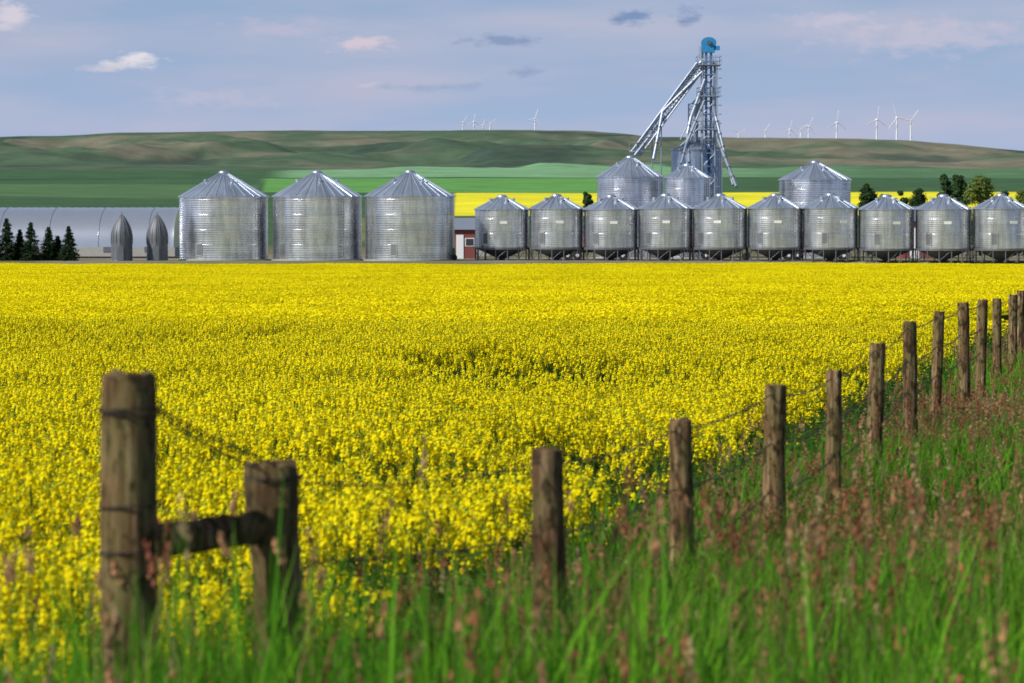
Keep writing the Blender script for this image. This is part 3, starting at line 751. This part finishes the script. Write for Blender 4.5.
# ---------------------------------------------------------------- wind turbines
def turbine(px,hub,d,blade,ang,yaw):
    mb=MB(); hz=P(0,hub,d).z; x=(px-512)/F*d; gz=g1(x,d); H=hz-gz
    mb.tube((0,0,-3),(0,0,H),2.4,1.5,12,0)
    mb.box((0,1,H+.5),(3.6,9,3.8),0)
    mb.tube((0,-3.4,H+.5),(0,-6.2,H+.5),2.0,.6,12,0)
    for k in range(3):
        a=ang+k*2*math.pi/3; dx,dz=math.sin(a),math.cos(a); nx,nz=dz,-dx
        vs=[]; 
        for t,w_ in((0,.9),(.18,2.3),(.5,1.6),(.85,.9),(1,.25)):
            c=Vector((dx*blade*t,-5,H+.5+dz*blade*t))
            vs+=[c+Vector((nx,0,nz))*w_*.4+Vector((0,.25,0)),c+Vector((0,-.45,0)),c-Vector((nx,0,nz))*w_*.8,c+Vector((0,.45,0))]
        mb.add(vs,[(j*4+i,j*4+(i+1)%4,(j+1)*4+(i+1)%4,(j+1)*4+i) for j in range(4) for i in range(4)],0)
    return mb.obj('wind_turbine',[M_white],(x,d,gz),yaw)
for px,hub,d,bl,a,yw in [(876,120,7200,33,.1,.3),(896,118,6800,36,-.35,.2),(910,121,7400,33,.6,.2),(836,123,7800,33,0.1,.3),(808,127,8200,30,.4,.3),(800,130,8600,28,.9,.2),(789,130,8600,30,.2,.3),(765,131,9000,27,.5,.2),(738,134,9400,26,1.0,.3),
                       (535,119,8600,30,.3,.1),(490,124,9400,24,.9,.3),(474,122,9200,27,.1,.3),(463,123,9200,24,.5,.3),(483,126,9800,22,.3,.2)]:
    turbine(px,hub,d,bl,a,yw)

# ---------------------------------------------------------------- sky
SUN_EL=math.radians(40); SUN_AZ=math.radians(238)   # clockwise from +Y: left and behind the camera
W=bpy.data.worlds.new('World'); scene.world=W; W.use_nodes=True; nt=W.node_tree
bg=nt.nodes['Background']; ST=.10; bg.inputs['Strength'].default_value=ST
sk=N(nt,'ShaderNodeTexSky',sky_type='NISHITA'); sk.sun_disc=False; sk.sun_elevation=SUN_EL; sk.sun_rotation=SUN_AZ
tc=N(nt,'ShaderNodeTexCoord'); sx=N(nt,'ShaderNodeSeparateXYZ'); nt.links.new(tc.outputs['Generated'],sx.inputs[0])
az=mathn(nt,'ARCTAN2',sx.outputs[0],sx.outputs[1]); el=mathn(nt,'ARCSINE',sx.outputs[2])
ae=N(nt,'ShaderNodeCombineXYZ'); nt.links.new(az,ae.inputs[0]); nt.links.new(el,ae.inputs[1]); ae=ae.outputs[0]
def vma(v,s,o):
    n=N(nt,'ShaderNodeVectorMath',operation='MULTIPLY_ADD'); nt.links.new(v,n.inputs[0]); n.inputs[1].default_value=s; n.inputs[2].default_value=o; return n.outputs[0]
def L3(c): return tuple(q/ST for q in c)
veil=ramp(nt,mathn(nt,'MULTIPLY',el,10,clamp=True),[(.3,L3((.36,.47,.70))),(.6,L3((.32,.43,.66))),(.85,L3((.28,.40,.64))),(1,L3((.26,.39,.66)))])
soft=ramp(nt,noise(nt,vma(ae,(13,75,0),(0,0,3.3)),.8,3,.5),[(.38,(0,0,0)),(.68,(1,1,1))])
veil=mixc(nt,mathn(nt,'MULTIPLY',soft,.65),veil,L3((.53,.51,.66)))
hz_=mathn(nt,'SUBTRACT',1.0,mathn(nt,'MULTIPLY',el,2.2),clamp=True)
out=mixc(nt,hz_,sk.outputs[0],veil)
dn=noise(nt,vma(ae,(95,230,0),(0,0,0)),1.0,5,.6)
base=mathn(nt,'MULTIPLY_ADD',dn,4.2,-1.0)
for px,py,rx,ry,c,op in [(143,64,36,11,(.82,.77,.80),.85),(108,71,34,5,(.62,.60,.69),.7),(365,45,42,10,(.72,.60,.67),.75),(368,86,18,5,(.60,.58,.67),.6),(212,100,80,12,(.54,.53,.66),.5),
      (500,42,44,8,(.22,.30,.49),.75),(632,19,28,10,(.17,.27,.48),.85),(688,20,24,11,(.19,.28,.48),.8),(524,73,24,6,(.25,.33,.52),.65),(12,20,40,16,(.72,.66,.73),.8),(930,40,130,24,(.58,.55,.67),.6),
      (430,88,80,5,(.28,.37,.56),.55),(280,30,80,10,(.54,.51,.65),.5),(830,22,60,9,(.62,.58,.69),.5)]:
    v=vma(ae,(F/rx,F/ry,0),(-(px-512)/rx,-(YH-py)/ry,0))
    ln=N(nt,'ShaderNodeVectorMath',operation='LENGTH'); nt.links.new(v,ln.inputs[0])
    mk=mathn(nt,'SUBTRACT',base,mathn(nt,'MULTIPLY',ln.outputs['Value'],1.25),clamp=True)
    out=mixc(nt,mathn(nt,'MULTIPLY',mk,op),out,L3(c))
nt.links.new(out,bg.inputs['Color'])
sl=bpy.data.lights.new('sun','SUN'); sl.energy=5.0; sl.angle=math.radians(.5); sl.color=(1,.96,.88)
so=bpy.data.objects.new('sun',sl); scene.collection.objects.link(so)
sd=Vector((math.sin(SUN_AZ)*math.cos(SUN_EL),math.cos(SUN_AZ)*math.cos(SUN_EL),math.sin(SUN_EL)))
so.rotation_euler=(-sd).to_track_quat('-Z','Y').to_euler(); so.location=(0,-20,30)

# ---------------------------------------------------------------- camera
cam=bpy.data.cameras.new('camera'); cam.lens=F*36/1024; cam.sensor_width=36; cam.clip_end=30000; cam.clip_start=.1
co=bpy.data.objects.new('camera',cam); scene.collection.objects.link(co); co.location=(0,0,EYE)
co.rotation_euler=(math.radians(90)-math.atan((341.5-YH)/F),0,0)
cam.dof.use_dof=True; cam.dof.focus_distance=60; cam.dof.aperture_fstop=4.0
scene.camera=co
scene.view_settings.view_transform='Standard'; scene.view_settings.look='None'; scene.view_settings.exposure=0
